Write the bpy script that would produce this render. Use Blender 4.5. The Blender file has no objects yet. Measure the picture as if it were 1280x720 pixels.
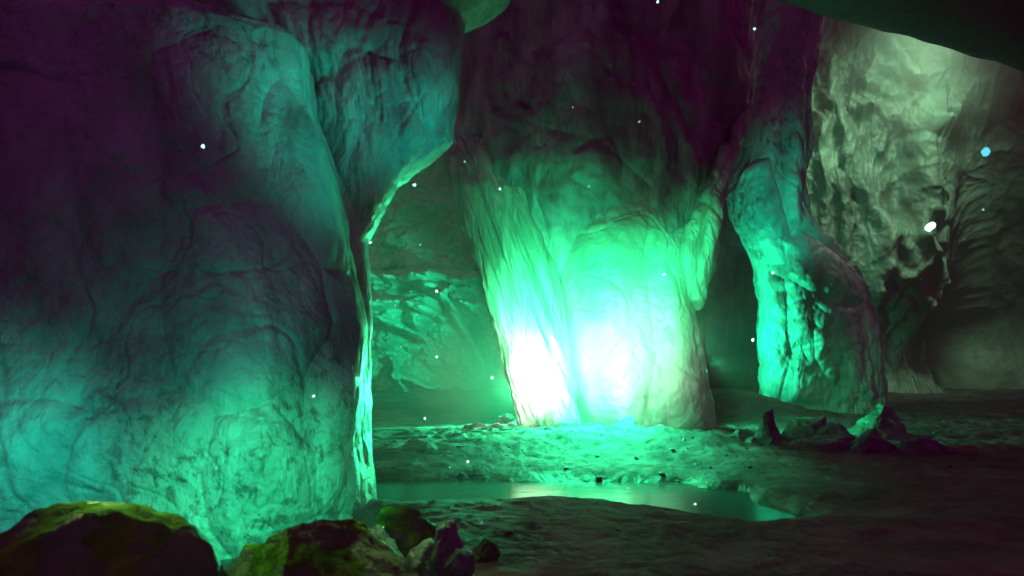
import bpy, math, random
import numpy as np

S = bpy.context.scene
COL = S.collection
R = math.radians
F = 900.0           # focal length in photo pixels (1280 wide)
HZ = 440.0          # row of the eye level in the photo
EYE = 1.7

# ------------------------------------------------------------------ camera, world, lights
cam_d = bpy.data.cameras.new('camera')
cam = bpy.data.objects.new('camera', cam_d)
COL.objects.link(cam)
cam.location = (0, 0, EYE)
cam.rotation_euler = (R(90), 0, 0)
cam_d.sensor_width = 36
cam_d.lens = 36 * F / 1280
cam_d.shift_y = (HZ - 360) / 1280
cam_d.clip_end = 500
cam_d.dof.use_dof = True
cam_d.dof.focus_distance = 13.0
cam_d.dof.aperture_fstop = 1.6
S.camera = cam
S.cycles.diffuse_bounces = 2

S.view_settings.view_transform = 'Standard'
S.view_settings.look = 'None'
S.view_settings.exposure = 0
S.view_settings.gamma = 1
S.view_settings.use_curve_mapping = False

w = bpy.data.worlds.new('World')
S.world = w
w.use_nodes = True
bg = w.node_tree.nodes['Background']
bg.inputs['Color'].default_value = (1.0, 0.05, 0.5, 1)  # purple ambient added to lift the unlit rock out of black
bg.inputs['Strength'].default_value = 0.22


def at(px, py, Y):
    return ((px - 640) / F * Y, Y, EYE + (HZ - py) / F * Y)


def lamp(name, px, py, Y, power, color, radius=0.15, kind='POINT', target=None, size=60, blend=0.6):
    d = bpy.data.lights.new(name, kind)
    d.energy = power
    d.color = color
    d.shadow_soft_size = radius
    o = bpy.data.objects.new(name, d)
    COL.objects.link(o)
    o.location = at(px, py, Y)
    if kind == 'SPOT':
        d.spot_size = R(size)
        d.spot_blend = blend
        from mathutils import Vector
        v = Vector(at(*target)) - o.location
        o.rotation_euler = v.to_track_quat('-Z', 'Y').to_euler()
    return o


GREEN = (0.03, 1.0, 0.36)
TEAL = (0.0, 1.0, 0.66)
MINT = (0.30, 1.0, 0.42)
lamp('glow_core', 664, 474, 12.9, 950, (0.95, 1.0, 0.6), 0.35, 'SPOT', (670, 470, 14.8), 120, 0.9)  # first of the unseen lamps added to build up the green glow
lamp('glow_column', 785, 474, 12.0, 150, (0.5, 1.0, 0.5), 0.5, 'SPOT', (780, 465, 14.2), 112, 0.9)
lamp('glow_column_pale', 800, 410, 10.4, 1250, (1.0, 0.6, 0.6), 0.5, 'SPOT', (785, 440, 14.0), 50, 1.0)  # reddish lamp added so the green-lit column clips towards white
lamp('glow_core_front', 672, 420, 10.8, 4000, (0.08, 1.0, 0.36), 0.35, 'SPOT', (672, 405, 14.6), 54, 1.0)
lamp('glow_column_front', 800, 370, 10.2, 4300, (0.03, 1.0, 0.34), 0.4, 'SPOT', (785, 385, 14.2), 55, 1.0)
lamp('glow_crown', 690, 330, 11.6, 620, GREEN, 0.35, 'SPOT', (690, 290, 15.0), 72, 1.0)
lamp('fill_rib', 790, 330, 11.8, 800, GREEN, 0.3, 'SPOT', (895, 300, 15.2), 40, 1.0)  # added spot brightening the hanging rib, no source there
lamp('glow_mound', 740, 400, 13.0, 8000, GREEN, 0.6, 'SPOT', (745, 600, 12.2), 108, 1.0)
lamp('glow_behind', 650, 490, 16.6, 5600, GREEN, 0.2, 'SPOT', (470, 380, 12.0), 140, 0.5)
lamp('glow_ledge', 665, 410, 23.5, 2300, (0.0, 1.0, 0.45), 0.3, 'SPOT', (530, 420, 26.0), 84, 1.0)
lamp('glow_gallery', 868, 440, 21.6, 1900, (0.02, 1.0, 0.45), 0.25, 'SPOT', (990, 390, 21.4), 140, 1.0)
lamp('fill_pile', 890, 450, 14.2, 1500, GREEN, 0.2, 'SPOT', (1040, 540, 15.5), 90, 1.0)  # added to put green light on the rock pile
lamp('glow_foot_left', 0, 575, 5.0, 75, TEAL, 0.25, 'SPOT', (30, 590, 7.0), 105, 1.0)
lamp('glow_foot_middle', 240, 600, 4.6, 60, TEAL, 0.3, 'SPOT', (290, 520, 6.6), 105, 1.0)
lamp('glow_foot_right', 350, 560, 4.3, 420, (0.06, 1.0, 0.38), 0.12, 'SPOT', (345, 648, 6.0), 76, 1.0)
lamp('fill_moss', 120, 500, 4.6, 75, (0.5, 1.0, 0.2), 0.1, 'SPOT', (190, 640, 4.2), 80, 1.0)  # added spot that turns the boulder moss yellow-green
lamp('fill_stones', 500, 540, 5.0, 22, (0.6, 1.0, 0.25), 0.1, 'SPOT', (510, 660, 4.8), 100, 1.0)  # unseen lamp added to take the purple off the foreground stones
lamp('fill_side', 800, 330, 5.6, 560, TEAL, 0.3, 'SPOT', (480, 190, 6.9), 36, 1.0)  # added mid-air spot for the upper right of the left pillar
lamp('fill_arch', 760, 300, 7.0, 420, TEAL, 0.3, 'SPOT', (485, 130, 9.0), 33, 1.0)  # added spot bringing out the streaks of the arch
lamp('fill_pillar', 925, 300, 15.7, 1250, (0.0, 1.0, 0.6), 0.3, 'SPOT', (982, 250, 21.0), 44, 1.0)  # added frontal spot for the middle of the right pillar
lamp('daylight_fill', 1190, 20, 21.0, 1300, (1.0, 0.85, 0.6), 0.5, 'SPOT', (1040, 325, 20.8), 20, 1.0)  # second spot, added because the shaft's cone misses the pillar shoulder
lamp('daylight_shaft', 1200, -50, 22.3, 7600, (0.50, 1.0, 0.55), 0.9, 'SPOT', (1105, 150, 26.5), 90, 1.0)

# ------------------------------------------------------------------ numpy noise
_rng = np.random.RandomState(7)
_perm = _rng.permutation(256)
_perm = np.concatenate([_perm, _perm, _perm])
_grad = _rng.normal(size=(256, 3))
_grad /= np.linalg.norm(_grad, axis=1)[:, None]


def perlin(P):
    P = np.asarray(P, dtype=np.float64)
    I = np.floor(P).astype(np.int64)
    f = P - I
    I &= 255
    u = f * f * f * (f * (f * 6 - 15) + 10)
    out = 0
    for dx in (0, 1):
        for dy in (0, 1):
            for dz in (0, 1):
                h = _perm[_perm[_perm[(I[..., 0] + dx) & 255] + ((I[..., 1] + dy) & 255)] + ((I[..., 2] + dz) & 255)]
                g = _grad[h]
                d = (f[..., 0] - dx) * g[..., 0] + (f[..., 1] - dy) * g[..., 1] + (f[..., 2] - dz) * g[..., 2]
                wx = u[..., 0] if dx else 1 - u[..., 0]
                wy = u[..., 1] if dy else 1 - u[..., 1]
                wz = u[..., 2] if dz else 1 - u[..., 2]
                out = out + d * wx * wy * wz
    return out


def fbm(P, oct=5, gain=0.5, lac=2.07):
    a, s, t = 1.0, 1.0, 0
    for k in range(oct):
        t = t + a * perlin(P * s + 17.3 * k)
        a *= gain
        s *= lac
    return t


def billow(P, oct=4, gain=0.5):
    """rounded swellings parted by sharp creases"""
    a, s, t = 1.0, 1.0, 0
    for k in range(oct):
        t = t + a * (np.abs(perlin(P * s + 9.1 * k)) * 2 - 0.45)
        a *= gain
        s *= 2.1
    return t


def cracks(P, w=30.0):
    """fine broken lines across the rock"""
    Q = P + 0.3 * np.stack([perlin(P * 1.6 + 3.1), perlin(P * 1.6 + 41.7), perlin(P * 1.6 + 77.9)], -1)
    a = np.clip(1 - np.abs(perlin(Q * 0.8 + 61.0)) * w, 0, 1)
    b = np.clip(1 - np.abs(perlin(Q * 1.9 + 13.0)) * w, 0, 1) * smooth(perlin(P * 0.5 + 7) * 4 + 0.4)
    return a + 0.6 * b


def warp(P, s, a):
    return P + a * np.stack([perlin(P * s + 3.1), perlin(P * s + 41.7), perlin(P * s + 77.9)], -1)


def smooth(x):
    x = np.clip(x, 0, 1)
    return x * x * (3 - 2 * x)


def seg_dist(px, py, pts, closed):
    n = len(pts)
    d = np.full(px.shape, 1e9)
    tt = np.zeros(px.shape)
    m = n if closed else n - 1
    for i in range(m):
        ax, ay = pts[i]
        bx, by = pts[(i + 1) % n]
        ex, ey = bx - ax, by - ay
        L = ex * ex + ey * ey + 1e-9
        t = np.clip(((px - ax) * ex + (py - ay) * ey) / L, 0, 1)
        q = np.hypot(px - ax - t * ex, py - ay - t * ey)
        k = q < d
        d = np.where(k, q, d)
        tt = np.where(k, (i + t) / m, tt)
    return d, tt


def inside(px, py, pts):
    c = np.zeros(px.shape, bool)
    n = len(pts)
    for i in range(n):
        x1, y1 = pts[i]
        x2, y2 = pts[(i + 1) % n]
        if y1 == y2:
            continue
        k = ((y1 > py) != (y2 > py)) & (px < (x2 - x1) * (py - y1) / (y2 - y1) + x1)
        c ^= k
    return c


def lobe(px, py, pts, amp, w):
    """a plate or swelling of rock standing proud of its surroundings"""
    d, _ = seg_dist(px, py, pts, True)
    ins = inside(px, py, pts)
    return np.where(ins, amp * (1 - np.exp(-d / w)), -0.06 * amp * np.exp(-d / (0.5 * w)))


def rope(px, py, pts, amp, w0, w1=None):
    """a rounded run of flowstone along a line"""
    w1 = w0 if w1 is None else w1
    d, t = seg_dist(px, py, pts, False)
    ww = w0 + (w1 - w0) * t
    return amp * np.sqrt(np.clip(1 - (d / ww) ** 2, 0, 1))


def proj(P):
    Y = np.maximum(P[..., 1], 0.5)
    return 640 + P[..., 0] / Y * F, HZ - (P[..., 2] - EYE) / Y * F


# ------------------------------------------------------------------ materials
def rock_mat(name, c_dark, c_mid, c_light, scale=(1, 1, 1), size=1.0, rough=0.5, bump=0.5, speck=0.5, moss=None, spec=0.5, shore=None):
    m = bpy.data.materials.new(name)
    m.use_nodes = True
    nt = m.node_tree
    N = nt.nodes
    L = nt.links
    bs = N['Principled BSDF']
    tc = N.new('ShaderNodeTexCoord')
    mp = N.new('ShaderNodeMapping')
    mp.inputs['Scale'].default_value = scale
    L.new(tc.outputs['Object'], mp.inputs['Vector'])

    def noise(sc, det, dist=0.0, rgh=0.55):
        n = N.new('ShaderNodeTexNoise')
        n.inputs['Scale'].default_value = sc * size
        n.inputs['Detail'].default_value = det
        n.inputs['Roughness'].default_value = rgh
        n.inputs['Distortion'].default_value = dist
        L.new(mp.outputs[0], n.inputs['Vector'])
        return n

    def ramp(src, stops):
        r = N.new('ShaderNodeValToRGB')
        e = r.color_ramp.elements
        e[0].position, e[0].color = stops[0][0], stops[0][1]
        e[1].position, e[1].color = stops[-1][0], stops[-1][1]
        for p, c in stops[1:-1]:
            q = e.new(p)
            q.color = c
        L.new(src, r.inputs['Fac'])
        return r

    def mix(fac, a, b, mode='MIX'):
        x = N.new('ShaderNodeMixRGB')
        x.blend_type = mode
        for s, v in ((0, fac), (1, a), (2, b)):
            if hasattr(v, 'links'):
                L.new(v, x.inputs[s])
            elif isinstance(v, (int, float)):
                x.inputs[s].default_value = v
            else:
                x.inputs[s].default_value = v
        return x.outputs[0]

    n1 = noise(0.75, 8, 0.9)
    base = ramp(n1.outputs['Fac'], [(0.33, (*c_dark, 1)), (0.5, (*c_mid, 1)), (0.68, (*c_light, 1))]).outputs[0]
    # thin mineral veins
    n2 = noise(1.1, 5, 1.6)
    vein = ramp(n2.outputs['Fac'], [(0.47, (1, 1, 1, 1)), (0.495, (0.35, 0.35, 0.35, 1)), (0.52, (1, 1, 1, 1))]).outputs[0]
    base = mix(0.22, base, vein, 'MULTIPLY')
    # pitted dark dirt in patches
    n3 = noise(9.0, 6, 0.4, 0.7)
    n4 = noise(0.55, 3, 0.5)
    pit = ramp(n3.outputs['Fac'], [(0.40, (0.05, 0.05, 0.05, 1)), (0.50, (1, 1, 1, 1))]).outputs[0]
    area = ramp(n4.outputs['Fac'], [(0.49, (0, 0, 0, 1)), (0.60, (speck, speck, speck, 1))]).outputs[0]
    dirt = mix(area, (1, 1, 1, 1), pit)
    base = mix(0.85, base, dirt, 'MULTIPLY')
    if moss:
        n5 = noise(1.6, 8, 0.8, 0.65)
        mf = ramp(n5.outputs['Fac'], [(0.44, (0, 0, 0, 1)), (0.56, (1, 1, 1, 1))]).outputs[0]
        base = mix(mf, base, (*moss, 1))
    wet = None
    if shore is not None:
        sx = N.new('ShaderNodeSeparateXYZ')
        L.new(tc.outputs['Object'], sx.inputs[0])
        wn = N.new('ShaderNodeMath')
        wn.operation = 'MULTIPLY_ADD'
        wn.inputs[1].default_value = 0.12
        L.new(n1.outputs['Fac'], wn.inputs[0])
        L.new(sx.outputs['Z'], wn.inputs[2])
        wr = N.new('ShaderNodeMapRange')
        wr.inputs['From Min'].default_value = shore + 0.08
        wr.inputs['From Max'].default_value = shore + 0.19
        L.new(wn.outputs[0], wr.inputs['Value'])
        wet = wr.outputs[0]
        base = mix(wet, mix(0.75, base, (0.12, 0.14, 0.13, 1), 'MULTIPLY'), base)
    L.new(base, bs.inputs['Base Color'])
    bs.inputs['Roughness'].default_value = rough
    bs.inputs['Specular IOR Level'].default_value = spec
    rr = ramp(n3.outputs['Fac'], [(0.3, (rough * 1.3,) * 3 + (1,)), (0.7, (rough * 0.75,) * 3 + (1,))]).outputs[0]
    L.new(rr if wet is None else mix(wet, (0.3, 0.3, 0.3, 1), rr), bs.inputs['Roughness'])
    b1 = N.new('ShaderNodeBump')
    b1.inputs['Strength'].default_value = bump
    b1.inputs['Distance'].default_value = 0.12 / size
    nb = noise(2.4, 10, 0.7, 0.62)
    L.new(nb.outputs['Fac'], b1.inputs['Height'])
    b2 = N.new('ShaderNodeBump')
    b2.inputs['Strength'].default_value = bump * 0.7
    b2.inputs['Distance'].default_value = 0.03 / size
    L.new(n3.outputs['Fac'], b2.inputs['Height'])
    L.new(b1.outputs[0], b2.inputs['Normal'])
    L.new(b2.outputs[0], bs.inputs['Normal'])
    return m


D, M_, LT = (0.05, 0.15, 0.15), (0.12, 0.32, 0.31), (0.22, 0.54, 0.51)
M_PILLAR = rock_mat('pale_marble', D, M_, LT, (1, 1, 0.7), 1.0, 0.42, 0.8, 0.8)
M_ARCH = rock_mat('streaked_rock', (0.06, 0.10, 0.12), (0.14, 0.21, 0.22), (0.25, 0.40, 0.40), (1.6, 1.6, 0.5), 1.0, 0.45, 0.6, 0.5)
M_FLOW = rock_mat('flowstone', (0.12, 0.26, 0.22), (0.27, 0.46, 0.40), (0.42, 0.60, 0.54), (2.4, 2.4, 0.35), 0.9, 0.35, 0.8, 0.2)
M_COL = rock_mat('milky_marble', (0.16, 0.32, 0.28), (0.28, 0.46, 0.40), (0.40, 0.58, 0.52), (0.8, 0.8, 0.55), 0.7, 0.5, 0.4, 0.35)
M_RP = rock_mat('weathered_column', (0.05, 0.13, 0.12), (0.16, 0.33, 0.30), (0.30, 0.50, 0.44), (0.8, 0.8, 0.45), 0.9, 0.45, 0.6, 0.9)
M_WALL = rock_mat('cave_wall', (0.05, 0.06, 0.05), (0.12, 0.15, 0.13), (0.24, 0.32, 0.27), (0.7, 0.7, 0.5), 0.6, 0.6, 0.35, 0.4)
M_DARK = rock_mat('dark_rock', (0.03, 0.01, 0.02), (0.05, 0.02, 0.04), (0.08, 0.03, 0.06), (1, 1, 0.7), 0.8, 0.5, 0.5, 0.6)
M_GROUND = rock_mat('damp_ground', (0.045, 0.035, 0.040), (0.09, 0.08, 0.085), (0.15, 0.15, 0.145), (1.0, 1.0, 1.0), 1.3, 0.75, 0.6, 0.6, spec=0.12, shore=-0.12)
M_PEBBLE = rock_mat('pebble', (0.04, 0.08, 0.075), (0.06, 0.11, 0.10), (0.10, 0.17, 0.155), (1, 1, 1), 1.3, 0.7, 0.3, 0.0, spec=0.25)
M_MOSS = rock_mat('mossy_rock', (0.01, 0.03, 0.02), (0.03, 0.08, 0.04), (0.07, 0.16, 0.07), (1, 1, 1), 2.2, 0.5, 0.9, 0.8)
M_GREENMOSS = rock_mat('moss', (0.01, 0.05, 0.005), (0.05, 0.18, 0.01), (0.11, 0.36, 0.02), (1, 1, 1), 3.5, 0.9, 1.0, 0.6, spec=0.15)
M_BOULDER = rock_mat('wet_boulder', (0.015, 0.04, 0.035), (0.06, 0.16, 0.14), (0.15, 0.34, 0.30), (1, 1, 1), 2.0, 0.35, 0.8, 0.8)


# ------------------------------------------------------------------ builders
def tag(o, label=None, cat=None, group=None, kind=None):
    for k, v in (('label', label), ('category', cat), ('group', group), ('kind', kind)):
        if v:
            o[k] = v
    return o


def mesh_obj(name, V, faces, mat, base=(0, 0, 0), parent=None, flat=False):
    me = bpy.data.meshes.new(name)
    V = np.asarray(V, float) - np.asarray(base, float)
    faces = np.asarray(faces, dtype=np.int32)
    me.vertices.add(len(V))
    me.vertices.foreach_set('co', V.astype(np.float32).ravel())
    nf, k = faces.shape
    me.loops.add(nf * k)
    me.loops.foreach_set('vertex_index', faces.ravel())
    me.polygons.add(nf)
    me.polygons.foreach_set('loop_start', np.arange(0, nf * k, k, dtype=np.int32))
    me.polygons.foreach_set('loop_total', np.full(nf, k, dtype=np.int32))
    me.polygons.foreach_set('use_smooth', np.full(nf, not flat))
    me.update()
    me.validate()
    me.materials.append(mat)
    o = bpy.data.objects.new(name, me)
    COL.objects.link(o)
    if parent:
        o.parent = parent
        o.location = np.asarray(base) - np.asarray(parent.location)
    else:
        o.location = base
    return o


def grid_faces(nv, nu, wrap):
    i = np.arange(nv - 1)[:, None]
    j = np.arange(nu if wrap else nu - 1)[None, :]
    j2 = (j + 1) % nu
    a = i * nu + j
    b = i * nu + j2
    c = (i + 1) * nu + j2
    d = (i + 1) * nu + j
    return np.stack([a + 0 * b, b + 0 * a, c, d], -1).reshape(-1, 4)


def grid_normals(P, wrap):
    du = np.roll(P, -1, 1) - np.roll(P, 1, 1) if wrap else np.gradient(P, axis=1)
    dv = np.gradient(P, axis=0)
    n = np.cross(du, dv)
    n /= np.linalg.norm(n, axis=-1)[..., None] + 1e-9
    return n


def loft(name, rows, mat, disp, nv=300, nu=420, power=2.6, top_close=True):
    """closed column of rock: rows of (py, left px, right px, depth, half thickness)"""
    rows = np.array(rows, float)
    py = np.linspace(rows[0, 0], rows[-1, 0], nv)
    lx, rx, Yc, hd = [np.interp(py, rows[:, 0], rows[:, k]) for k in (1, 2, 3, 4)]
    # three quarters of the samples go to the side that faces the gallery
    nf = int(nu * 0.75)
    th = np.concatenate([np.linspace(math.pi, 0, nf, endpoint=False), np.linspace(0, -math.pi, nu - nf, endpoint=False)])
    c, s = np.cos(th), np.sin(th)
    e = 2.0 / power
    cc = np.sign(c) * np.abs(c) ** e
    ss = np.sign(s) * np.abs(s) ** e
    cx = (lx + rx) / 2
    hw = (rx - lx) / 2
    X = ((cx[:, None] + hw[:, None] * cc[None]) - 640) / F * Yc[:, None]
    Y = Yc[:, None] - hd[:, None] * ss[None]
    Z = np.repeat((EYE + (HZ - py) / F * Yc)[:, None], nu, 1)
    P = np.stack([X, Y, Z], -1)
    n = grid_normals(P, True)
    ctr = np.stack([(cx - 640) / F * Yc, Yc, Z[:, 0]], -1)[:, None]
    sgn = np.sign(np.sum(n * (P - ctr), -1))[..., None]
    n = n * np.where(sgn == 0, 1, sgn)
    # row and column coordinates in metres, for streaks that follow the flow
    ppx, ppy = proj(P)
    U = np.cumsum(np.linalg.norm(np.diff(P, axis=1, prepend=P[:, :1]), axis=-1), 1)
    front = smooth((ss[None] + 0.1) * 2.0)
    d = disp(P, ppx, ppy, cc[None] + 0 * X, U, front + 0 * X)
    P = P + n * d[..., None]
    V = P.reshape(-1, 3)
    fs = grid_faces(nv, nu, True)
    # close top and bottom with a fan of quads to a centre vertex pair
    t0 = len(V)
    V = np.concatenate([V, [P[0].mean(0)], [P[-1].mean(0)]])
    j = np.arange(nu)
    j2 = (j + 1) % nu
    top = np.stack([j, j2, np.full(nu, t0)], -1)
    bot = np.stack([(nv - 1) * nu + j2, (nv - 1) * nu + j, np.full(nu, t0 + 1)], -1)
    base = (float(ctr[-1, 0, 0]), float(Yc[-1]), float(Z[-1, 0]))
    return mixed_obj(name, V, fs, np.concatenate([top, bot]), mat, base)


def mixed_obj(name, V, quads, tris, mat, base, parent=None):
    me = bpy.data.meshes.new(name)
    V = np.asarray(V, float) - np.asarray(base, float)
    me.vertices.add(len(V))
    me.vertices.foreach_set('co', V.astype(np.float32).ravel())
    li = np.concatenate([quads.ravel(), tris.ravel()]).astype(np.int32)
    tot = np.concatenate([np.full(len(quads), 4), np.full(len(tris), 3)]).astype(np.int32)
    st = np.concatenate([[0], np.cumsum(tot)[:-1]]).astype(np.int32)
    me.loops.add(len(li))
    me.loops.foreach_set('vertex_index', li)
    me.polygons.add(len(tot))
    me.polygons.foreach_set('loop_start', st)
    me.polygons.foreach_set('loop_total', tot)
    me.polygons.foreach_set('use_smooth', np.ones(len(tot), bool))
    me.update()
    me.validate()
    me.materials.append(mat)
    o = bpy.data.objects.new(name, me)
    COL.objects.link(o)
    o.location = base
    if parent:
        o.parent = parent
    return o


def wall(name, x0, x1, y0, y1, depth, thick, mat, relief, nu=500, nv=400):
    """thick slab of cave wall with a carved face; depth(px,py) and relief(P,px,py) in metres"""
    gx, gy = np.meshgrid(np.linspace(x0, x1, nu), np.linspace(y0, y1, nv))
    Yd = depth(gx, gy)
    P = np.stack([(gx - 640) / F * Yd, Yd, EYE + (HZ - gy) / F * Yd], -1)
    r = relief(P, gx, gy)
    n = grid_normals(P, False)
    n *= np.where(n[..., 1] > 0, -1, 1)[..., None]
    Pf = P + n * r[..., None]
    Pb = P.copy()
    Pb[..., 1] += thick
    Pb = Pb[:, ::-1]
    ring = np.concatenate([Pf, Pb], 1)          # closed round both sides
    V = ring.reshape(-1, 3)
    k = nu * 2
    fs = grid_faces(nv, k, True)
    t0 = len(V)
    V = np.concatenate([V, [ring[0].mean(0)], [ring[-1].mean(0)]])
    j = np.arange(k)
    j2 = (j + 1) % k
    tr = np.concatenate([np.stack([j2, j, np.full(k, t0)], -1), np.stack([(nv - 1) * k + j, (nv - 1) * k + j2, np.full(k, t0 + 1)], -1)])
    m = P[-1].mean(0)
    return mixed_obj(name, V, fs, tr, mat, tuple(map(float, m)))


# ------------------------------------------------------------------ ground, water
WATER = -0.12


def ground_h(X, Y):
    P = np.stack([X, Y, 0 * X], -1)
    h = 0.05 * fbm(P * 0.5, 4)
    # trough of the pond, its near shore wandering a little
    near = 8.45 - 0.9 * smooth((X - 0.6) / 2.0) + 0.10 * np.sin(X * 1.7 + 0.6) + 0.30 * perlin(P * 1.1 + 5) + 0.12 * perlin(P * 3.1)
    far = 9.95 + 0.25 * perlin(P * 0.8 + 9) - 0.25 * smooth((X - 1.0) / 3)
    trough = smooth((Y - near) / 0.7 + 0.5) * smooth((far - Y) / 1.5 + 0.5) * smooth((3.5 - X + perlin(P * 1.2 + 3)) / 1.6) * smooth((X + 9) / 2)
    h = h - 0.42 * trough
    # near bank lifts towards the viewer
    h = h + 0.16 * smooth((near - Y) / 1.0) + 0.12 * smooth((6.2 - Y) / 3)
    h = h - 0.30 * smooth((-0.7 - X) / 0.8) * smooth((7.6 - Y) / 1.2)
    # mound at the foot of the glowing columns
    g = np.exp(-((X - 1.5) / 3.6) ** 2 - ((Y - 13.6) / 2.3) ** 2)
    h = h + 0.34 * g + 0.24 * np.exp(-((X - 1.5) / 2.4) ** 2 - ((Y - 12.0) / 0.9) ** 2)
    # pale hump between the columns, shelf under the right pillar
    h = h + 0.62 * np.exp(-((X - 6.3) / 1.5) ** 2 - ((Y - 20.5) / 2.6) ** 2)
    h = h + 0.04 * np.exp(-((X - 8.5) / 3.5) ** 2 - ((Y - 18.0) / 2.0) ** 2)
    h = h + 0.15 * smooth((Y - 22) / 10) * (1 + perlin(P * 0.15))
    # rubble texture, strongest on the mound
    rough = 0.25 + g + 0.5 * smooth((X - 2) / 4) * smooth((Y - 10) / 3)
    rough = rough * (1 - 0.8 * trough)
    h = h + rough * (0.11 * (billow(warp(P * 1.7, 1.2, 0.4), 3, 0.5) + 0.2 * billow(P * 12 + 3, 2) * smooth((14.5 - Y) / 4)) + 0.03 * fbm(P * 7, 3) * smooth((15 - Y) / 5))
    return h


gy = 2.0 * (60 / 2.0) ** np.linspace(0, 1, 620)
gu = np.linspace(-0.95, 0.95, 900)
GX = gu[None, :] * (gy[:, None] + 3)
GY = np.repeat(gy[:, None], 900, 1)
GZ = ground_h(GX, GY)
ground = mesh_obj('ground', np.stack([GX, GY, GZ], -1).reshape(-1, 3), grid_faces(620, 900, False)[:, ::-1], M_GROUND)
tag(ground, 'damp lumpy cave floor with a lit rubble mound before the glowing columns', kind='structure')

# floor behind and beside the viewer
aX, aY = np.meshgrid(np.linspace(-70, 70, 60), np.linspace(-20, 70, 60))
apron = mesh_obj('ground', np.stack([aX, aY, -0.75 + 0 * aX], -1).reshape(-1, 3), grid_faces(60, 60, False)[:, ::-1], M_GROUND)
tag(apron, 'dark level cave floor reaching away beneath the lumpy ground', kind='structure')

mw = bpy.data.materials.new('pool_water')
mw.use_nodes = True
nt = mw.node_tree
bs = nt.nodes['Principled BSDF']
bs.inputs['Base Color'].default_value = (0.02, 0.05, 0.045, 1)
bs.inputs['Roughness'].default_value = 0.16
bs.inputs['IOR'].default_value = 1.33
bs.inputs['Specular IOR Level'].default_value = 0.35
tc = nt.nodes.new('ShaderNodeTexCoord')
mp = nt.nodes.new('ShaderNodeMapping')
mp.inputs['Scale'].default_value = (1.0, 2.6, 1)
n = nt.nodes.new('ShaderNodeTexNoise')
n.inputs['Scale'].default_value = 2.2
n.inputs['Detail'].default_value = 3
b = nt.nodes.new('ShaderNodeBump')
b.inputs['Strength'].default_value = 0.10
b.inputs['Distance'].default_value = 0.05
nt.links.new(tc.outputs['Object'], mp.inputs[0])
nt.links.new(mp.outputs[0], n.inputs['Vector'])
nt.links.new(n.outputs['Fac'], b.inputs['Height'])
nt.links.new(b.outputs[0], bs.inputs['Normal'])
wx, wy = np.meshgrid(np.linspace(-10, 5, 40), np.linspace(6.0, 11.0, 20))
water = mesh_obj('water', np.stack([wx, wy, WATER + 0 * wx], -1).reshape(-1, 3), grid_faces(20, 40, False)[:, ::-1], mw)
tag(water, 'still dark pool mirroring the bright column', kind='structure')

# ------------------------------------------------------------------ near left pillar
PL = [
    ([(195, 70), (275, 38), (345, 58), (352, 90), (332, 130), (326, 180), (350, 238), (310, 245), (285, 258), (262, 232), (232, 190), (200, 178)], 0.20, 22),
    ([(352, 60), (384, 70), (390, 140), (425, 230), (438, 290), (432, 335), (395, 330), (345, 250), (350, 200), (330, 160), (343, 110)], 0.11, 24),
    ([(205, 182), (236, 192), (286, 255), (212, 262), (196, 240)], 0.12, 14),
    ([(245, 264), (340, 247), (402, 335), (412, 400), (380, 480), (300, 520), (215, 480), (196, 350)], 0.20, 30),
    ([(402, 330), (442, 342), (462, 420), (466, 640), (400, 650), (372, 560), (386, 470), (416, 400)], 0.20, 18),
    ([(252, 590), (270, 522), (342, 505), (386, 562), (400, 650), (300, 710), (260, 660)], 0.22, 18),
    ([(-60, 500), (60, 497), (108, 512), (75, 592), (0, 645), (-60, 645)], 0.14, 14),
    ([(98, 522), (152, 512), (146, 560), (132, 622), (74, 604)], 0.11, 10),
    ([(150, 500), (230, 480), (262, 520), (240, 600), (160, 640), (135, 600)], 0.12, 18),
    ([(-60, 100), (150, 90), (188, 200), (190, 330), (120, 420), (-60, 430)], 0.18, 30),
]


def d_left(P, px, py, cu, U, fr):
    Q = warp(P * np.array([1, 1, 0.6]), 0.8, 0.5)
    d = 0.15 * billow(Q * 0.6, 4, 0.45) + 0.16 * fbm(Q * 0.5 + 8, 2) + (0.022 * fbm(P * 3.0, 3) + 0.014 * billow(P * 7, 3) - 0.022 * cracks(P)) * (0.2 + 0.8 * smooth((0.97 - cu) * 9))
    for pts, a, w_ in PL:
        wob = 16 * perlin(P * 0.9 + 30) + 7 * perlin(P * 2.3 + 30)
        d = d + fr * lobe(px + wob, py + wob * 0.8, pts, a * 0.62, w_ * 1.3)
    return d * smooth((px.max() - px) / 10 + 0.6)


o = loft('rock_pillar', [
    (31, 250, 285, 7.7, 0.2), (36, 200, 300, 7.7, 0.6), (46, 120, 332, 7.7, 0.9), (60, 20, 372, 7.7, 1.1), (70, -60, 382, 7.7, 1.2),
    (130, -200, 387, 7.7, 1.3), (200, -260, 412, 7.7, 1.35), (270, -300, 434, 7.7, 1.4), (330, -320, 446, 7.7, 1.4), (400, -330, 457, 7.65, 1.4),
    (520, -330, 460, 7.6, 1.45), (640, -330, 468, 7.6, 1.5), (740, -330, 474, 7.6, 1.55)], M_PILLAR, d_left, 520, 900, 3.0)
tag(o, 'massive pale marbled rock pillar filling the left, folded plates lit teal at its foot', 'rock pillar')


# arch that springs from behind the near pillar
AL = [
    ([(500, 60), (520, 0), (560, -20), (578, 40), (566, 120), (545, 168), (522, 150), (506, 100)], 0.22, 12),
    ([(380, 120), (440, 60), (495, 75), (510, 130), (540, 170), (500, 232), (462, 300), (440, 250), (415, 200)], 0.22, 20),
    ([(330, 0), (440, 0), (500, 30), (470, 60), (420, 90), (370, 80)], 0.16, 16),
    ([(540, 172), (566, 120), (572, 180), (500, 240), (470, 300), (460, 290), (500, 225)], 0.14, 9),
]


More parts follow.
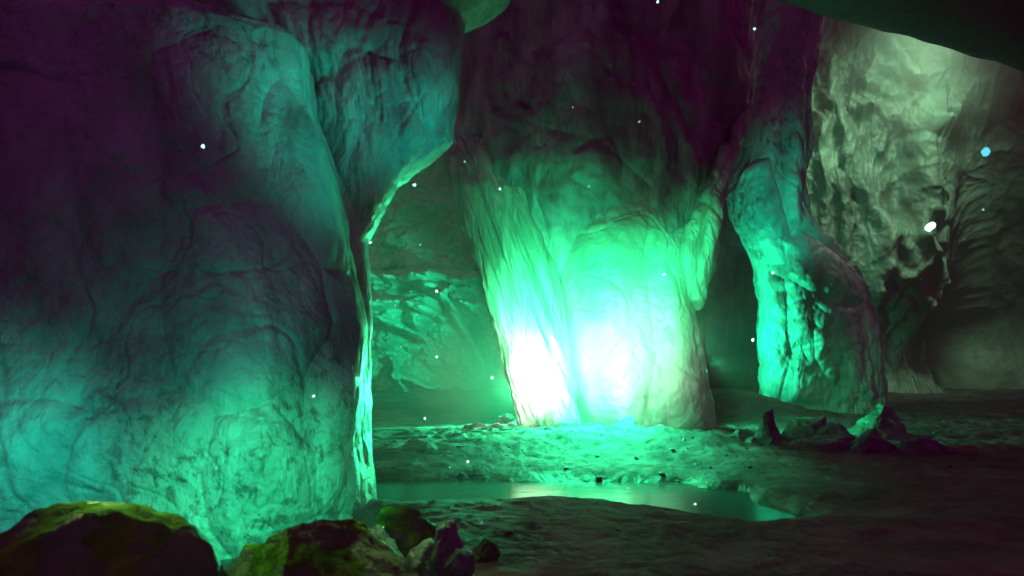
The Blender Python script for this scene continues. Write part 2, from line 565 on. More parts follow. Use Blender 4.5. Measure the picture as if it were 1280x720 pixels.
def d_arch(P, px, py, cu, U, fr):
    Q = warp(P, 0.7, 0.6)
    st = billow(Q * np.array([2.3, 1.0, 0.7]), 5, 0.55)
    d = 0.10 * st + 0.12 * billow(Q * 0.55 + 5, 3) + 0.03 * fbm(P * 4, 3)
    d = d - 0.025 * cracks(P)
    for pts, a, w_ in AL:
        d = d + fr * lobe(px, py, pts, a, w_)
    return d * (0.35 + 0.65 * smooth((1 - cu) * 7))


o = loft('rock_arch', [
    (-120, -500, 760, 9.3, 1.6), (-20, -500, 648, 9.3, 1.5), (0, -500, 640, 9.3, 1.4), (32, -500, 583, 9.3, 1.3), (110, -500, 576, 9.2, 1.1), (178, -500, 566, 9.2, 1.0),
    (205, -500, 530, 9.1, 1.0), (233, -500, 497, 9.0, 1.0), (270, -500, 478, 8.9, 0.95), (305, -500, 463, 8.8, 0.9), (400, -500, 466, 8.6, 0.8),
    (520, -500, 464, 8.4, 0.8), (640, -500, 470, 8.2, 0.9), (700, -500, 472, 8.2, 0.9)], M_ARCH, d_arch, 480, 800, 2.6)
tag(o, 'dark streaked rock arch curving over the left opening with a bright green rim', 'rock arch')


# ------------------------------------------------------------------ central mass and columns
def d_mass(P, px, py, cu, U, fr):
    Q = warp(P, 0.4, 0.8)
    d = 0.30 * billow(Q * np.array([0.5, 0.5, 0.3]), 4, 0.5) + 0.06 * fbm(P * 1.6, 4)
    d = d + fr * lobe(px, py, [(735, 178), (765, 172), (778, 205), (775, 235), (745, 240), (712, 222), (715, 195)], 0.25, 14)
    d = d + fr * lobe(px, py, [(660, 60), (760, 30), (860, 60), (880, 150), (820, 230), (740, 170), (660, 150)], 0.35, 40)
    return d


o = loft('hanging_rock', [
    (-120, 520, 960, 16.4, 3.4), (0, 540, 948, 17.4, 2.4), (110, 552, 936, 17.1, 2.3), (180, 552, 922, 16.8, 2.3), (230, 568, 902, 16.5, 2.2),
    (300, 592, 872, 16.3, 1.95), (360, 625, 862, 16.2, 1.5), (420, 680, 850, 16.2, 0.9), (460, 700, 840, 16.2, 0.4)], M_ARCH, d_mass, 380, 520, 2.4)
tag(o, 'huge dark rock mass hanging from the ceiling above the glowing columns', 'rock mass')


def d_flow(P, px, py, cu, U, fr):
    s = P[..., 0] - 0.33 * (P[..., 2] - 0) * -1.0          # runs follow the slant of the column
    q = np.stack([s * 2.6, P[..., 1] * 0.8, P[..., 2] * 0.28], -1)
    q = warp(q, 0.7, 0.5)
    d = 0.14 * billow(q, 4, 0.55) + 0.05 * billow(q * 2.7 + 4, 3)
    d = d + fr * rope(px, py, [(596, 180), (618, 250), (650, 330), (672, 400), (690, 480), (700, 530)], 0.14, 10, 26)
    d = d + fr * rope(px, py, [(570, 200), (590, 280), (620, 370), (645, 450), (662, 520)], 0.12, 8, 22)
    return d


o = loft('flowstone_column', [
    (120, 560, 640, 18.0, 0.5), (160, 556, 645, 16.6, 0.6), (200, 552, 655, 15.5, 0.7), (240, 566, 668, 15.1, 0.8), (290, 582, 682, 15.0, 0.85), (340, 600, 694, 14.9, 0.9),
    (390, 616, 704, 14.8, 0.95), (450, 631, 714, 14.7, 1.0), (500, 641, 722, 14.6, 1.05), (532, 648, 730, 14.6, 1.1), (560, 650, 736, 14.6, 1.1)], M_FLOW, d_flow, 420, 420, 2.3)
tag(o, 'slanting column of streaked flowstone, left of the two glowing, nearly white at its foot', 'rock column')


def d_col(P, px, py, cu, U, fr):
    Q = warp(P, 0.6, 0.6)
    d = 0.20 * billow(Q * np.array([0.6, 0.6, 0.4]), 3, 0.4) + 0.035 * fbm(P * 2.4, 5) - 0.025 * cracks(P * 0.8) + 0.03 * billow(P * 3, 3)
    d = d + fr * lobe(px, py, [(690, 330), (730, 286), (772, 262), (812, 248), (806, 320), (812, 380), (820, 450), (800, 545), (700, 545)], 0.26, 30)
    d = d + fr * lobe(px, py, [(826, 330), (850, 350), (868, 392), (882, 440), (896, 545), (840, 545), (826, 450)], 0.18, 22)
    return d


o = loft('marble_column', [
    (150, 650, 880, 17.6, 0.8), (200, 662, 872, 16.9, 1.0), (250, 676, 866, 16.1, 1.2), (300, 686, 860, 15.6, 1.35), (350, 694, 860, 15.5, 1.45), (390, 702, 868, 15.4, 1.5),
    (430, 708, 879, 15.3, 1.55), (480, 716, 887, 15.2, 1.6), (545, 722, 896, 15.2, 1.6), (570, 722, 898, 15.2, 1.6)], M_COL, d_col, 440, 480, 2.6)
tag(o, 'broad milky marble column glowing pale green, right of the streaked slanting one', 'rock column')


def d_flange(P, px, py, cu, U, fr):
    q = np.stack([P[..., 0] * 1.6 + P[..., 2] * 0.45, P[..., 1], P[..., 2] * 0.35], -1)
    d = 0.13 * billow(warp(q, 0.8, 0.5), 4, 0.5) + 0.03 * fbm(P * 2.5, 4)
    d = d + fr * rope(px, py, [(905, 190), (880, 250), (862, 300), (864, 350), (872, 380)], 0.15, 10, 8)
    d = d + fr * rope(px, py, [(925, 150), (898, 240), (884, 310), (876, 370)], 0.12, 8, 8)
    return d * smooth((388 - py) / 30 + 0.2)


o = loft('hanging_rib', [
    (40, 915, 944, 17.4, 0.4), (110, 912, 941, 17.0, 0.5), (150, 905, 934, 16.4, 0.6), (195, 893, 922, 15.8, 0.7), (240, 872, 908, 15.3, 0.75), (290, 852, 898, 15.0, 0.75),
    (330, 848, 890, 14.8, 0.65), (355, 853, 885, 14.8, 0.5), (375, 862, 881, 14.8, 0.3), (388, 869, 876, 14.8, 0.1)], M_FLOW, d_flange, 320, 240, 2.1)
tag(o, 'pleated rib of rock hanging to a point beside the marble column', 'rock rib')


# ------------------------------------------------------------------ right pillar
def d_right(P, px, py, cu, U, fr):
    Q = warp(P * np.array([1, 1, 0.55]), 0.5, 0.8)
    d = 0.22 * billow(Q * 0.55, 4, 0.5) + 0.05 * fbm(P * 1.8, 4) + 0.02 * billow(P * 2.2, 3) - 0.03 * cracks(P * 0.6)
    for pts, a, w_ in [
        ([(905, 250), (935, 205), (962, 200), (975, 240), (990, 300), (978, 330), (950, 330), (928, 290)], 0.35, 12),
        ([(940, 100), (975, 60), (985, 160), (968, 220), (925, 230)], 0.25, 14),
        ([(1005, 288), (1035, 305), (1064, 338), (1078, 378), (1050, 382), (1015, 365), (985, 345), (980, 300)], 0.35, 10),
        ([(1015, 365), (1078, 380), (1100, 500), (1050, 505), (1020, 450)], 0.30, 16),
        ([(956, 340), (980, 350), (985, 440), (975, 500), (955, 500)], 0.22, 10),
        ([(990, 440), (1030, 430), (1050, 470), (1035, 505), (985, 505)], 0.22, 10),
        ([(990, 400), (1040, 390), (1030, 425), (985, 435)], 0.15, 8),
        ([(985, 60), (1012, 20), (1012, 160), (1004, 280), (985, 280), (980, 180)], 0.25, 10)]:
        d = d + fr * lobe(px, py, pts, a, w_)
    return d


o = loft('rock_pillar', [
    (-120, 900, 1040, 22.5, 2.4), (0, 938, 1018, 22.5, 2.0), (70, 938, 1014, 22.4, 1.6), (130, 934, 1011, 22.3, 1.4), (180, 924, 1008, 22.2, 1.4), (240, 911, 1004, 22.0, 1.5),
    (280, 924, 1007, 22.0, 1.6), (305, 934, 1034, 22.0, 1.6), (335, 946, 1061, 22.0, 1.7), (370, 952, 1074, 22.0, 1.8), (420, 956, 1087, 22.0, 1.9),
    (500, 953, 1098, 22.0, 2.0), (530, 950, 1102, 22.0, 2.0)], M_RP, d_right, 420, 460, 2.4)
tag(o, 'far narrow rock pillar right of the hanging rib, brown on its right shoulder', 'rock pillar')


# ------------------------------------------------------------------ cave walls
ROPES = [
    ([(1060, 30), (1090, 50), (1120, 78), (1138, 104)], 1.0, 12, 8),
    ([(1290, 82), (1225, 108), (1175, 145), (1148, 168), (1152, 200), (1160, 232), (1148, 280), (1150, 330)], 1.5, 18, 13),
    ([(1185, 150), (1180, 190), (1190, 230), (1185, 262)], 0.9, 12, 8),
    ([(1035, 80), (1036, 130), (1055, 180), (1068, 235), (1085, 262), (1104, 290), (1098, 335), (1086, 370)], 1.2, 9, 13),
    ([(1030, 140), (1022, 190), (1030, 250), (1028, 300)], 0.8, 7, 9),
    ([(1050, 200), (1048, 260), (1052, 320)], 0.7, 5, 7),
    ([(1065, 140), (1098, 142), (1112, 165), (1104, 195)], 0.9, 8, 7),
    ([(1075, 110), (1100, 118)], 0.6, 8, 8),
    ([(1100, 340), (1140, 355), (1175, 390), (1185, 410)], 0.9, 9, 6),
    ([(1092, 372), (1130, 378), (1160, 405)], 0.8, 8, 6),
    ([(1090, 410), (1130, 400), (1150, 412)], 0.7, 7, 5),
    ([(1150, 300), (1165, 320), (1190, 350), (1210, 360)], 0.8, 8, 5),
    ([(1120, 300), (1135, 340), (1120, 360)], 0.8, 9, 7),
    ([(1230, 140), (1262, 130), (1300, 120)], 0.7, 14, 14),
    ([(1160, 260), (1180, 275), (1178, 300)], 0.7, 8, 6),
]


def dep_right(px, py):
    return 28.0 + 0.006 * np.clip(1160 - px, 0, 400) - 0.012 * np.clip(px - 1180, 0, 400) + 2.5 * smooth((py - 180) / 250) * smooth((px - 1180) / 60)


def ridged(P, oct=3, gain=0.5, sharp=2.0):
    """branching raised runs, like flowstone"""
    a_, sc, t = 1.0, 1.0, 0
    for k in range(oct):
        t = t + a_ * np.clip(1 - np.abs(perlin(P * sc + 23.7 * k)) * 2.4, 0, 1) ** sharp
        a_ *= gain
        sc *= 2.15
    return t


def rel_right(P, px, py):
    Q = warp(P, 0.16, 2.2)
    d = 0.9 * perlin(Q * 0.2) + 0.85 * ridged(warp(P, 0.3, 1.3) * np.array([0.34, 0.3, 0.17]), 4, 0.45)
    d = d + 0.16 * ridged(warp(P, 1.1, 0.5) * np.array([1.5, 0.9, 0.6]), 3, 0.5, 1.5) + 0.05 * fbm(P * 2, 4)
    wx_ = px + 9 * perlin(P * 0.45) + 5 * perlin(P * 1.1) + 2 * perlin(P * 2.6)
    wy_ = py + 9 * perlin(P * 0.45 + 50) + 5 * perlin(P * 1.1 + 50)
    for pts, a, w0, w1 in ROPES:
        dd, t = seg_dist(wx_, wy_, pts, False)
        ww = (w0 + (w1 - w0) * t) * 1.5
        d = d + a * 0.9 * np.exp(-(dd / ww) ** 2 * 1.6)
    d = d * 0.62 * (1 - 0.75 * smooth((px - 1130) / 150) * smooth((py - 120) / 120))
    for pts, a, ww in [([(1124, 175), (1132, 250)], 1.2, 26), ([(1250, 200), (1260, 300), (1240, 420)], 1.3, 85), ([(1120, 440), (1300, 440)], 1.5, 50)]:
        dd, t = seg_dist(wx_, wy_, pts, False)
        d = d - a * np.exp(-(dd / ww) ** 2)
    return d


o = wall('cave_wall', 960, 1700, -140, 540, dep_right, 3.0, M_WALL, rel_right, 760, 620)
tag(o, 'far right cave wall of twisted flowstone ropes under the pale shaft of daylight', 'cave wall')

BR = [
    ([(470, 345), (520, 352), (560, 372), (575, 385), (600, 388)], 0.8, 9, 7),
    ([(480, 385), (510, 382), (540, 392), (555, 400)], 0.6, 8, 5),
    ([(560, 378), (580, 410), (598, 440), (604, 458)], 0.6, 6, 3),
    ([(572, 372), (600, 398), (612, 410)], 0.5, 5, 3),
    ([(558, 376), (568, 362)], 0.5, 5, 3),
    ([(468, 400), (500, 408), (535, 425)], 0.6, 7, 4),
    ([(490, 450), (498, 470), (512, 492)], 0.5, 5, 3),
    ([(498, 468), (530, 480), (545, 484)], 0.5, 5, 4),
    ([(575, 480), (584, 492)], 0.4, 5, 3),
    ([(500, 350), (560, 345), (610, 352)], 0.8, 12, 10),
]


def dep_back(px, py):
    return 33.0 - 0.004 * np.clip(700 - px, 0, 1500)


def rel_back(P, px, py):
    Q = warp(P, 0.2, 1.8)
    d = 1.0 * billow(Q * np.array([0.2, 0.2, 0.22]), 5, 0.5) + 0.15 * fbm(P * 1.1, 4)
    return d


o = wall('cave_wall', -900, 1300, -160, 545, dep_back, 2.5, M_ARCH, rel_back, 620, 300)
tag(o, 'dark rear cave wall closing the gallery beyond every pillar', 'cave wall')


def rel_ledge(P, px, py):
    Q = warp(P, 0.35, 1.2)
    d = 0.9 * billow(Q * np.array([0.35, 0.4, 0.5]), 5, 0.55) + 0.10 * fbm(P * 1.8, 4)
    wx_ = px + 4 * perlin(P * 0.9)
    wy_ = py + 4 * perlin(P * 0.9 + 50)
    for pts, a, w0, w1 in BR:
        d = d + rope(wx_, wy_, pts, a * 1.7, w0, w1)
    d = d + lobe(wx_, wy_, [(440, 356), (476, 340), (508, 352), (545, 338), (575, 350), (616, 340), (608, 395), (560, 380), (530, 420), (440, 410)], 2.6, 14)
    return d


o = wall('cave_wall', 340, 700, 120, 545, lambda a, b_: 29.5 + 0.0 * a, 2.2, M_COL, rel_ledge, 420, 420)
tag(o, 'cave wall with root-like stone runs seen through the left opening', 'cave wall')


def d_ceil(P, px, py, cu, U, fr):
    return 0.05 * billow(P * 0.8, 3) * smooth((cu + 1) * 6)


o = loft('ceiling_slab', [
    (-200, 700, 1900, 10.0, 2.0), (-60, 860, 1900, 10.0, 1.8), (0, 1052, 1900, 10.0, 1.4), (30, 1150, 1900, 10.0, 1.2), (62, 1246, 1900, 10.0, 1.0), (82, 1288, 1900, 10.0, 0.8), (130, 1380, 1900, 10.0, 0.5)],
    M_DARK, d_ceil, 120, 240, 2.2)
tag(o, 'black slab of ceiling rock cutting across the upper right corner', 'rock slab')


def rel_side(P, px, py):
    return 0.7 * billow(warp(P, 0.3, 1.0) * 0.35, 4)


o = wall('cave_wall', 1215, 2400, -200, 760, lambda a, b_: 20.0 - 0.010 * (a - 1215), 2.0, M_DARK, rel_side, 260, 240)
o_side = o
tag(o, 'unlit black cave wall at the right edge below the daylight shaft', 'cave wall')
bpy.data.objects.remove(o_side)


# ------------------------------------------------------------------ boulders
def ico(sub):
    import bmesh
    bm = bmesh.new()
    bmesh.ops.create_icosphere(bm, subdivisions=sub, radius=1)
    V = np.array([v.co[:] for v in bm.verts])
    Fc = np.array([[v.index for v in f.verts] for f in bm.faces])
    bm.free()
    return V, Fc


ICO5, ICO6 = ico(5), ico(6)


def boulder(px, py, Y, size, seed, mat, label, group=None, cuts=9, peak=0.0, lean=0.0, rough=0.05, big=False, rot=0.0, name='boulder', ground_seat=False):
    """angular rock whose crown sits at the pixel (px, py) at depth Y; size = half extents in metres"""
    rs = np.random.RandomState(seed)
    V, Fc = ICO6 if big else ICO5
    V = V.copy()
    for k in range(cuts):
        nn = rs.normal(size=3)
        nn[2] = abs(nn[2]) * 0.7
        nn /= np.linalg.norm(nn)
        h = rs.uniform(0.55, 0.85)
        t = V @ nn - h
        V = V - np.where(t > 0, t, 0)[:, None] * nn * 0.92
    if peak:
        k = 1 - peak * smooth((V[:, 2] + 0.3) / 1.3)
        V[:, 0] = V[:, 0] * k + lean * smooth((V[:, 2] + 0.3) / 1.3)
        V[:, 1] *= k
    Q = V * 1.0 + seed * 3.7
    r = 1 + rough * 2.2 * billow(warp(Q, 1.2, 0.4) * 1.3, 5, 0.55) + rough * 0.5 * fbm(Q * 6, 3)
    V = V * r[:, None]
    V[:, 2] -= V[:, 2].max() - 0.85
    c, s = math.cos(rot), math.sin(rot)
    V = np.stack([V[:, 0] * c - V[:, 1] * s, V[:, 0] * s + V[:, 1] * c, V[:, 2]], -1) * np.array(size)
    if ground_seat:
        best = None
        for y_ in np.linspace(12.2, 20, 160):
            gz = float(ground_h(np.array([(px - 640) / F * y_]), np.array([y_]))[0])
            e_ = abs(HZ - (gz + size[2] * 1.15 - EYE) * F / y_ - py)
            if best is None or e_ < best[0]:
                best = (e_, y_)
        Y = best[1]
    top = at(px, py, Y)
    V = V + np.array([top[0], Y, top[2] - V[:, 2].max()])
    base = (top[0], Y, float(V[:, 2].min()))
    o = mesh_obj(name, V, Fc, mat, base)
    if mat is M_MOSS:
        a_, b_, c_ = V[Fc[:, 0]], V[Fc[:, 1]], V[Fc[:, 2]]
        fn = np.cross(b_ - a_, c_ - a_)
        fn /= np.linalg.norm(fn, axis=1)[:, None] + 1e-12
        vn = np.zeros_like(V)
        for k in range(3):
            np.add.at(vn, Fc[:, k], fn)
        vn /= np.linalg.norm(vn, axis=1)[:, None] + 1e-12
        g = fbm(V * 3.2 + seed, 5) + 0.55 * (vn[:, 2] - 0.45)
        keep = g[Fc].min(1) > 0.02
        if keep.sum() > 20:
            used, inv = np.unique(Fc[keep], return_inverse=True)
            lift = 0.002 + 0.008 * smooth(g * 2.5) + 0.006 * perlin(V * 26)
            MV = (V + vn * lift[:, None])[used]
            mesh_obj('moss', MV, inv.reshape(-1, 3), M_GREENMOSS, base, parent=o)
    return tag(o, label, 'boulder' if name == 'boulder' else 'stone', group)


# foreground
boulder(115, 630, 4.0, (0.86, 0.7, 0.80), 3, M_MOSS, 'large smooth dark boulder with mossy crown in the lower left corner', None, 5, rough=0.03, big=True)
boulder(415, 645, 4.6, (1.0, 0.6, 0.70), 14, M_MOSS, 'angular moss-green boulder with a ridged peak at the foot of the left pillar', None, 12, 0.55, -0.12, 0.06, True, 0.4)
boulder(560, 650, 4.7, (0.15, 0.13, 0.34), 21, M_BOULDER, 'upright pointed dark rock standing right of the ridged mossy boulder', None, 10, 0.5, 0.0, 0.08)
boulder(495, 634, 5.6, (0.34, 0.3, 0.28), 31, M_MOSS, 'low mossy boulder touching the lower right edge of the left pillar', None, 9, 0.3, 0, 0.07)
boulder(530, 672, 4.9, (0.24, 0.2, 0.22), 37, M_BOULDER, 'squat dark boulder wedged behind the upright pointed rock', None, 9, 0.2, 0, 0.07)
boulder(605, 674, 5.3, (0.13, 0.10, 0.10), 41, M_MOSS, 'small mossy stone lying alone at the right end of the foreground rocks', None, 8, 0.2, 0, 0.08, name='stone')
boulder(575, 686, 4.6, (0.12, 0.10, 0.12), 43, M_BOULDER, 'small black stone at the foot of the upright pointed rock', None, 8, 0.3, 0, 0.08, name='stone')
boulder(470, 655, 5.0, (0.20, 0.2, 0.22), 45, M_BOULDER, 'dark blocky boulder between the ridged and the low mossy boulders', None, 8, 0.2, 0, 0.08)

# by the columns
boulder(782, 519, 13.1, (0.48, 0.4, 0.45), 51, M_BOULDER, 'round green-lit boulder in front of the marble column', None, 7, 0.4, 0, 0.05)
boulder(870, 538, 13.0, (0.14, 0.10, 0.14), 53, M_BOULDER, 'tiny pointed stone at the right foot of the marble column', None, 8, 0.6, 0, 0.08, name='stone')
boulder(597, 528, 14.4, (0.42, 0.35, 0.28), 55, M_GROUND, 'pale lumpy boulder left of the slanting column', None, 7, 0.1, 0, 0.08)
boulder(630, 518, 15.2, (0.40, 0.3, 0.35), 57, M_GROUND, 'pale boulder leaning on the foot of the slanting column', None, 7, 0.2, 0, 0.08)
# rock pile to the right
pile = [
    (961, 511, 15.6, (0.34, 0.30, 0.44), 61, 0.55, 'pointed black boulder standing at the left of the right rock pile'),
    (920, 537, 14.6, (0.34, 0.28, 0.20), 63, 0.3, 'low jagged boulder left of the pointed black one'),
    (940, 545, 14.0, (0.22, 0.20, 0.12), 64, 0.2, 'flat stone fragment in front of the pointed black boulder'),
    (1010, 520, 16.6, (0.55, 0.40, 0.26), 65, 0.2, 'flat-topped boulder in the middle back of the rock pile'),
    (1040, 528, 16.0, (0.48, 0.40, 0.26), 67, 0.25, 'rounded dark boulder at the centre of the rock pile'),
    (1100, 504, 18.6, (0.62, 0.45, 0.42), 69, 0.3, 'angular boulder with a bright left corner below the right pillar'),
    (1025, 543, 14.6, (0.60, 0.40, 0.28), 71, 0.2, 'broad black boulder at the front of the rock pile'),
    (1085, 536, 15.2, (0.55, 0.40, 0.24), 73, 0.2, 'low black boulder toward the right end of the rock pile'),
    (1150, 545, 15.4, (0.50, 0.36, 0.18), 75, 0.2, 'half buried boulder at the far right end of the rock pile'),
    (985, 556, 13.8, (0.28, 0.22, 0.12), 77, 0.2, 'small flat stone below the rock pile on the mound edge'),
    (1075, 558, 13.6, (0.26, 0.20, 0.10), 79, 0.3, 'small jagged stone in front of the low black boulder'),
    (905, 552, 13.4, (0.14, 0.12, 0.10), 81, 0.4, 'small sharp stone beside the tiny pointed one near the column'),
]
for px, py, Y, sz, sd, pk, lb in pile:
    sz = (sz[0] * 1.15, sz[1], sz[2] * 1.4)
    boulder(px, py, Y, sz, sd, M_BOULDER, lb, 'rocks strewn right of the glowing columns', 9, pk, 0, 0.09, rot=sd * 0.7, name='stone' if sz[0] < 0.3 else 'boulder', ground_seat=True)


# ------------------------------------------------------------------ loose rubble
def rubble():
    rs = np.random.RandomState(99)
    bV, bF = ico(1)
    pos = []
    for k in range(1500):
        t = rs.rand()
        if t < 0.5:
            x, y = rs.normal(1.6, 2.6), rs.normal(12.6, 1.5)
        elif t < 0.8:
            x, y = rs.normal(5.5, 2.2), rs.normal(15.0, 2.0)
        elif t < 0.93:
            x, y = rs.uniform(-3, 6), rs.uniform(4.5, 8.4)
        else:
            x, y = rs.normal(-1.2, 0.5), rs.normal(4.9, 0.6)
        pos.append((x, y))
    pos = np.array(pos)
    gz = ground_h(pos[:, 0], pos[:, 1])
    keep = gz > WATER - 0.02
    pos, gz = pos[keep], gz[keep]
    Vs, Fs = [], []
    for (x, y), z in zip(pos, gz):
        sc = 0.012 + 0.05 * rs.rand() ** 6
        if y < 9:
            sc *= 0.6
        v = bV * rs.uniform(0.6, 1.25, size=(len(bV), 1)) * sc * np.array([rs.uniform(0.8, 1.8), rs.uniform(0.8, 1.4), rs.uniform(0.4, 1.0)])
        a_ = rs.uniform(0, 6.28)
        c, sn = math.cos(a_), math.sin(a_)
        v = np.stack([v[:, 0] * c - v[:, 1] * sn, v[:, 0] * sn + v[:, 1] * c, v[:, 2]], -1)
        Fs.append(bF + len(Vs) * len(bV))
        Vs.append(v + np.array([x, y, z - sc * 0.15]))
    o = mesh_obj('rubble', np.concatenate(Vs), np.concatenate(Fs), M_PEBBLE, flat=True)
    tag(o, 'loose angular rubble scattered over the mound and the pool banks', kind='stuff')


rubble()

# ------------------------------------------------------------------ floating motes
def glow_mat(name, col, s):
    m = bpy.data.materials.new(name)
    m.use_nodes = True
    nt = m.node_tree
    nt.nodes.clear()
    e = nt.nodes.new('ShaderNodeEmission')
    e.inputs[0].default_value = (*col, 1)
    e.inputs[1].default_value = s
    out = nt.nodes.new('ShaderNodeOutputMaterial')
    nt.links.new(e.outputs[0], out.inputs[0])
    return m


G_WHITE = glow_mat('mote_glow', (0.55, 1.0, 0.85), 2.0)
G_DIM = glow_mat('dim_mote_glow', (0.35, 1.0, 0.75), 0.7)
G_BLUE = glow_mat('blue_mote_glow', (0.12, 0.75, 0.9), 1.1)
ICO2 = ico(2)
motes = [
    (254, 183, 5.5, 3.0, 'bright glowing mote floating before the upper bulge of the left pillar'),
    (463, 303, 7.0, 2.2, 'glowing mote on the bright rim of the arch above the left opening'),
    (518, 231, 8.0, 2.6, 'glowing mote just under the corner of the arch'),
    (581, 202, 9.5, 1.8, 'faint mote before the top of the slanting column'),
    (625, 236, 9.5, 2.0, 'mote before the upper streaks of the slanting column'),
    (525, 306, 10.0, 1.6, 'tiny mote high in the dark of the left opening'),
    (546, 364, 10.0, 2.4, 'mote over the stone shelf in the left opening'),
    (494, 382, 9.0, 1.8, 'mote by the left end of the stone shelf'),
    (501, 433, 9.0, 1.4, 'tiny mote below the stone shelf'),
    (546, 446, 9.0, 2.2, 'mote beneath the middle of the stone shelf'),
    (615, 472, 10.0, 2.4, 'mote left of the foot of the slanting column'),
    (531, 523, 9.0, 2.2, 'mote low in the left opening above the plain'),
    (585, 577, 8.0, 2.4, 'mote over the floor left of the mound'),
    (562, 584, 8.0, 1.4, 'tiny mote beside another over the floor left of the mound'),
    (392, 495, 5.6, 2.2, 'blue-green mote before the lower part of the left pillar'),
    (822, 2, 9.0, 2.2, 'mote at the top edge before the hanging rock mass'),
    (943, 36, 9.0, 2.4, 'mote before the top of the far narrow pillar'),
    (799, 152, 9.0, 1.8, 'lone mote on the black of the hanging rock mass'),
    (716, 134, 10.0, 1.1, 'faintest mote on the black of the hanging rock mass'),
    (736, 233, 9.0, 1.8, 'mote above the pale crown of the marble column'),
    (830, 343, 9.0, 2.4, 'mote before the dark right side of the marble column'),
    (966, 341, 10.0, 2.2, 'mote before the waist of the far narrow pillar'),
    (941, 425, 10.0, 2.6, 'brighter upper mote in the gap left of the far pillar'),
    (951, 453, 10.0, 1.6, 'smaller lower mote in the gap left of the far pillar'),
    (1229, 262, 8.0, 1.8, 'small mote right of the large white streaked mote'),
    (785, 610, 8.0, 1.8, 'mote over the far shore of the pool'),
    (869, 630, 7.5, 2.2, 'mote over the right end of the pool'),
    (602, 653, 6.0, 1.3, 'tiny mote low over the near bank'),
]
proto = None
for i, (px, py, Y, r, lb) in enumerate(motes):
    rs = np.random.RandomState(200 + i)
    if proto is None:
        V = ICO2[0] * (1 + 0.18 * rs.normal(size=(len(ICO2[0]), 1)))
        proto = mesh_obj('glowing_mote', V, ICO2[1], G_WHITE)
        o = proto
        dim_mesh = proto.data.copy()
        dim_mesh.materials[0] = G_DIM
    else:
        o = proto.copy()
        if r < 2.0:
            o.data = dim_mesh
        COL.objects.link(o)
    o.location = at(px, py, Y)
    k = r / F * Y * 0.66
    o.scale = (k * 1.15, k, k * 0.9)
    o.rotation_euler = (rs.uniform(0, 3), rs.uniform(0, 3), rs.uniform(0, 3))
    tag(o, lb, 'glowing mote', 'glowing motes drifting in the cave air')
V = ICO2[0] * (1 + 0.12 * np.random.RandomState(5).normal(size=(len(ICO2[0]), 1)))
o = mesh_obj('glowing_mote', V, ICO2[1], glow_mat('streak_glow', (0.5, 1.0, 0.95), 3.0))
o.location = at(1163, 283, 6)
o.scale = (0.052, 0.03, 0.03)
o.rotation_euler = (0, R(-35), 0)
tag(o, 'largest white mote, drawn out like a grain, before the right cave wall', 'glowing mote', 'glowing motes drifting in the cave air')
o = mesh_obj('glowing_mote', V, ICO2[1], G_BLUE)
o.location = at(1232, 190, 5)
o.scale = (0.028, 0.028, 0.028)
tag(o, 'round blue mote near the right edge under the ceiling slab', 'glowing mote', 'glowing motes drifting in the cave air')

# ------------------------------------------------------------------ haze
import bmesh
bm = bmesh.new()
bmesh.ops.create_cube(bm, size=1)
me = bpy.data.meshes.new('haze')
bm.to_mesh(me)
bm.free()
hz = bpy.data.objects.new('haze', me)
COL.objects.link(hz)
hz.scale = (180, 110, 46)
hz.location = (0, 22, 20)
mh = bpy.data.materials.new('cave_haze')
mh.use_nodes = True
nt = mh.node_tree
nt.nodes.clear()
pv = nt.nodes.new('ShaderNodeVolumePrincipled')
pv.inputs['Color'].default_value = (0.85, 0.95, 0.9, 1)
pv.inputs['Density'].default_value = 0.0065
pv.inputs['Anisotropy'].default_value = 0.2
out = nt.nodes.new('ShaderNodeOutputMaterial')
nt.links.new(pv.outputs[0], out.inputs['Volume'])
me.materials.append(mh)
tag(hz, 'thin damp haze glowing green through the cave', kind='stuff')


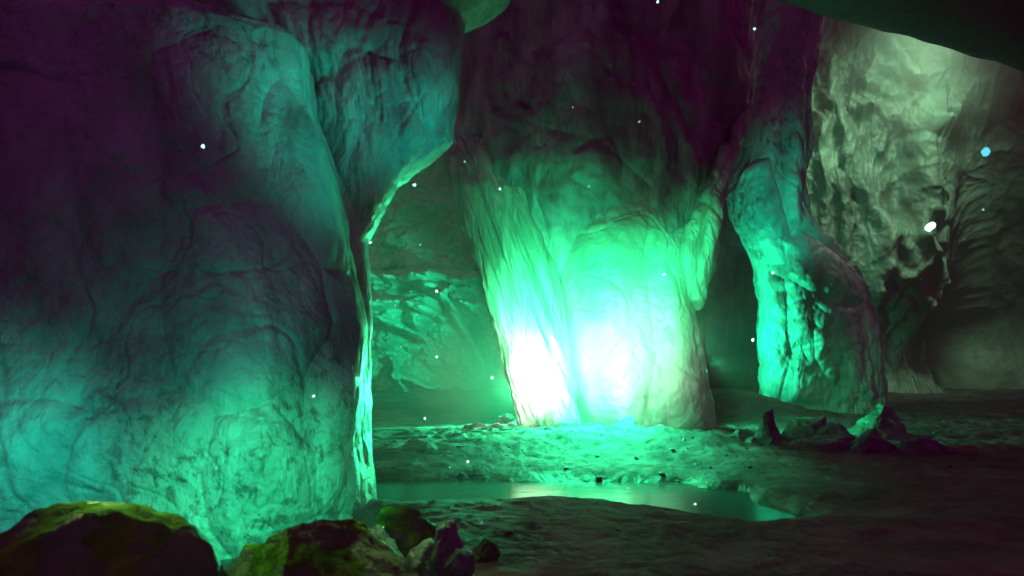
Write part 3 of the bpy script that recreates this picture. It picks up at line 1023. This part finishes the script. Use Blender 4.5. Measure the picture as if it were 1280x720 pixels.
def mist(name, px, py, Y, radii, dens, noise, label):
    V, Fc = ICO5
    V = V * (1 + 0.25 * fbm(V * 1.3 + px, 3))[:, None] * np.array(radii)
    m = bpy.data.materials.new(name)
    m.use_nodes = True
    nt = m.node_tree
    nt.nodes.clear()
    pv = nt.nodes.new('ShaderNodeVolumePrincipled')
    pv.inputs['Color'].default_value = (0.9, 0.95, 0.92, 1)
    pv.inputs['Density'].default_value = dens
    out = nt.nodes.new('ShaderNodeOutputMaterial')
    nt.links.new(pv.outputs[0], out.inputs['Volume'])
    if noise:
        tc = nt.nodes.new('ShaderNodeTexCoord')
        n = nt.nodes.new('ShaderNodeTexNoise')
        n.inputs['Scale'].default_value = 0.7
        n.inputs['Detail'].default_value = 3
        n.inputs['Distortion'].default_value = 0.6
        nt.links.new(tc.outputs['Object'], n.inputs['Vector'])
        # fades towards the rim of the cloud
        vd = nt.nodes.new('ShaderNodeVectorMath')
        vd.operation = 'DIVIDE'
        vd.inputs[1].default_value = radii
        nt.links.new(tc.outputs['Object'], vd.inputs[0])
        ln = nt.nodes.new('ShaderNodeVectorMath')
        ln.operation = 'LENGTH'
        nt.links.new(vd.outputs[0], ln.inputs[0])
        fall = nt.nodes.new('ShaderNodeMapRange')
        fall.inputs['From Min'].default_value = 0.95
        fall.inputs['From Max'].default_value = 0.1
        nt.links.new(ln.outputs['Value'], fall.inputs['Value'])
        rg = nt.nodes.new('ShaderNodeMapRange')
        rg.inputs['From Min'].default_value = 0.35
        rg.inputs['From Max'].default_value = 0.7
        nt.links.new(n.outputs['Fac'], rg.inputs['Value'])
        mu = nt.nodes.new('ShaderNodeMath')
        mu.operation = 'MULTIPLY'
        nt.links.new(rg.outputs[0], mu.inputs[0])
        nt.links.new(fall.outputs[0], mu.inputs[1])
        m2 = nt.nodes.new('ShaderNodeMath')
        m2.operation = 'MULTIPLY'
        m2.inputs[1].default_value = dens
        nt.links.new(mu.outputs[0], m2.inputs[0])
        nt.links.new(m2.outputs[0], pv.inputs['Density'])
    o = mesh_obj(name, V, Fc, m)
    o.location = at(px, py, Y)
    tag(o, label, kind='stuff')


mist('mist', 762, 385, 13.5, (3.0, 1.4, 3.2), 0.75, True, 'pale glowing mist rising before the columns')
mist('mist', 605, 450, 18.2, (2.4, 1.6, 2.6), 1.0, True, 'green lit mist behind the left edge of the slanting column')
mist('mist', 1190, 50, 22.0, (6.5, 3.0, 4.2), 0.065, False, 'faint mist hanging in the daylight shaft')
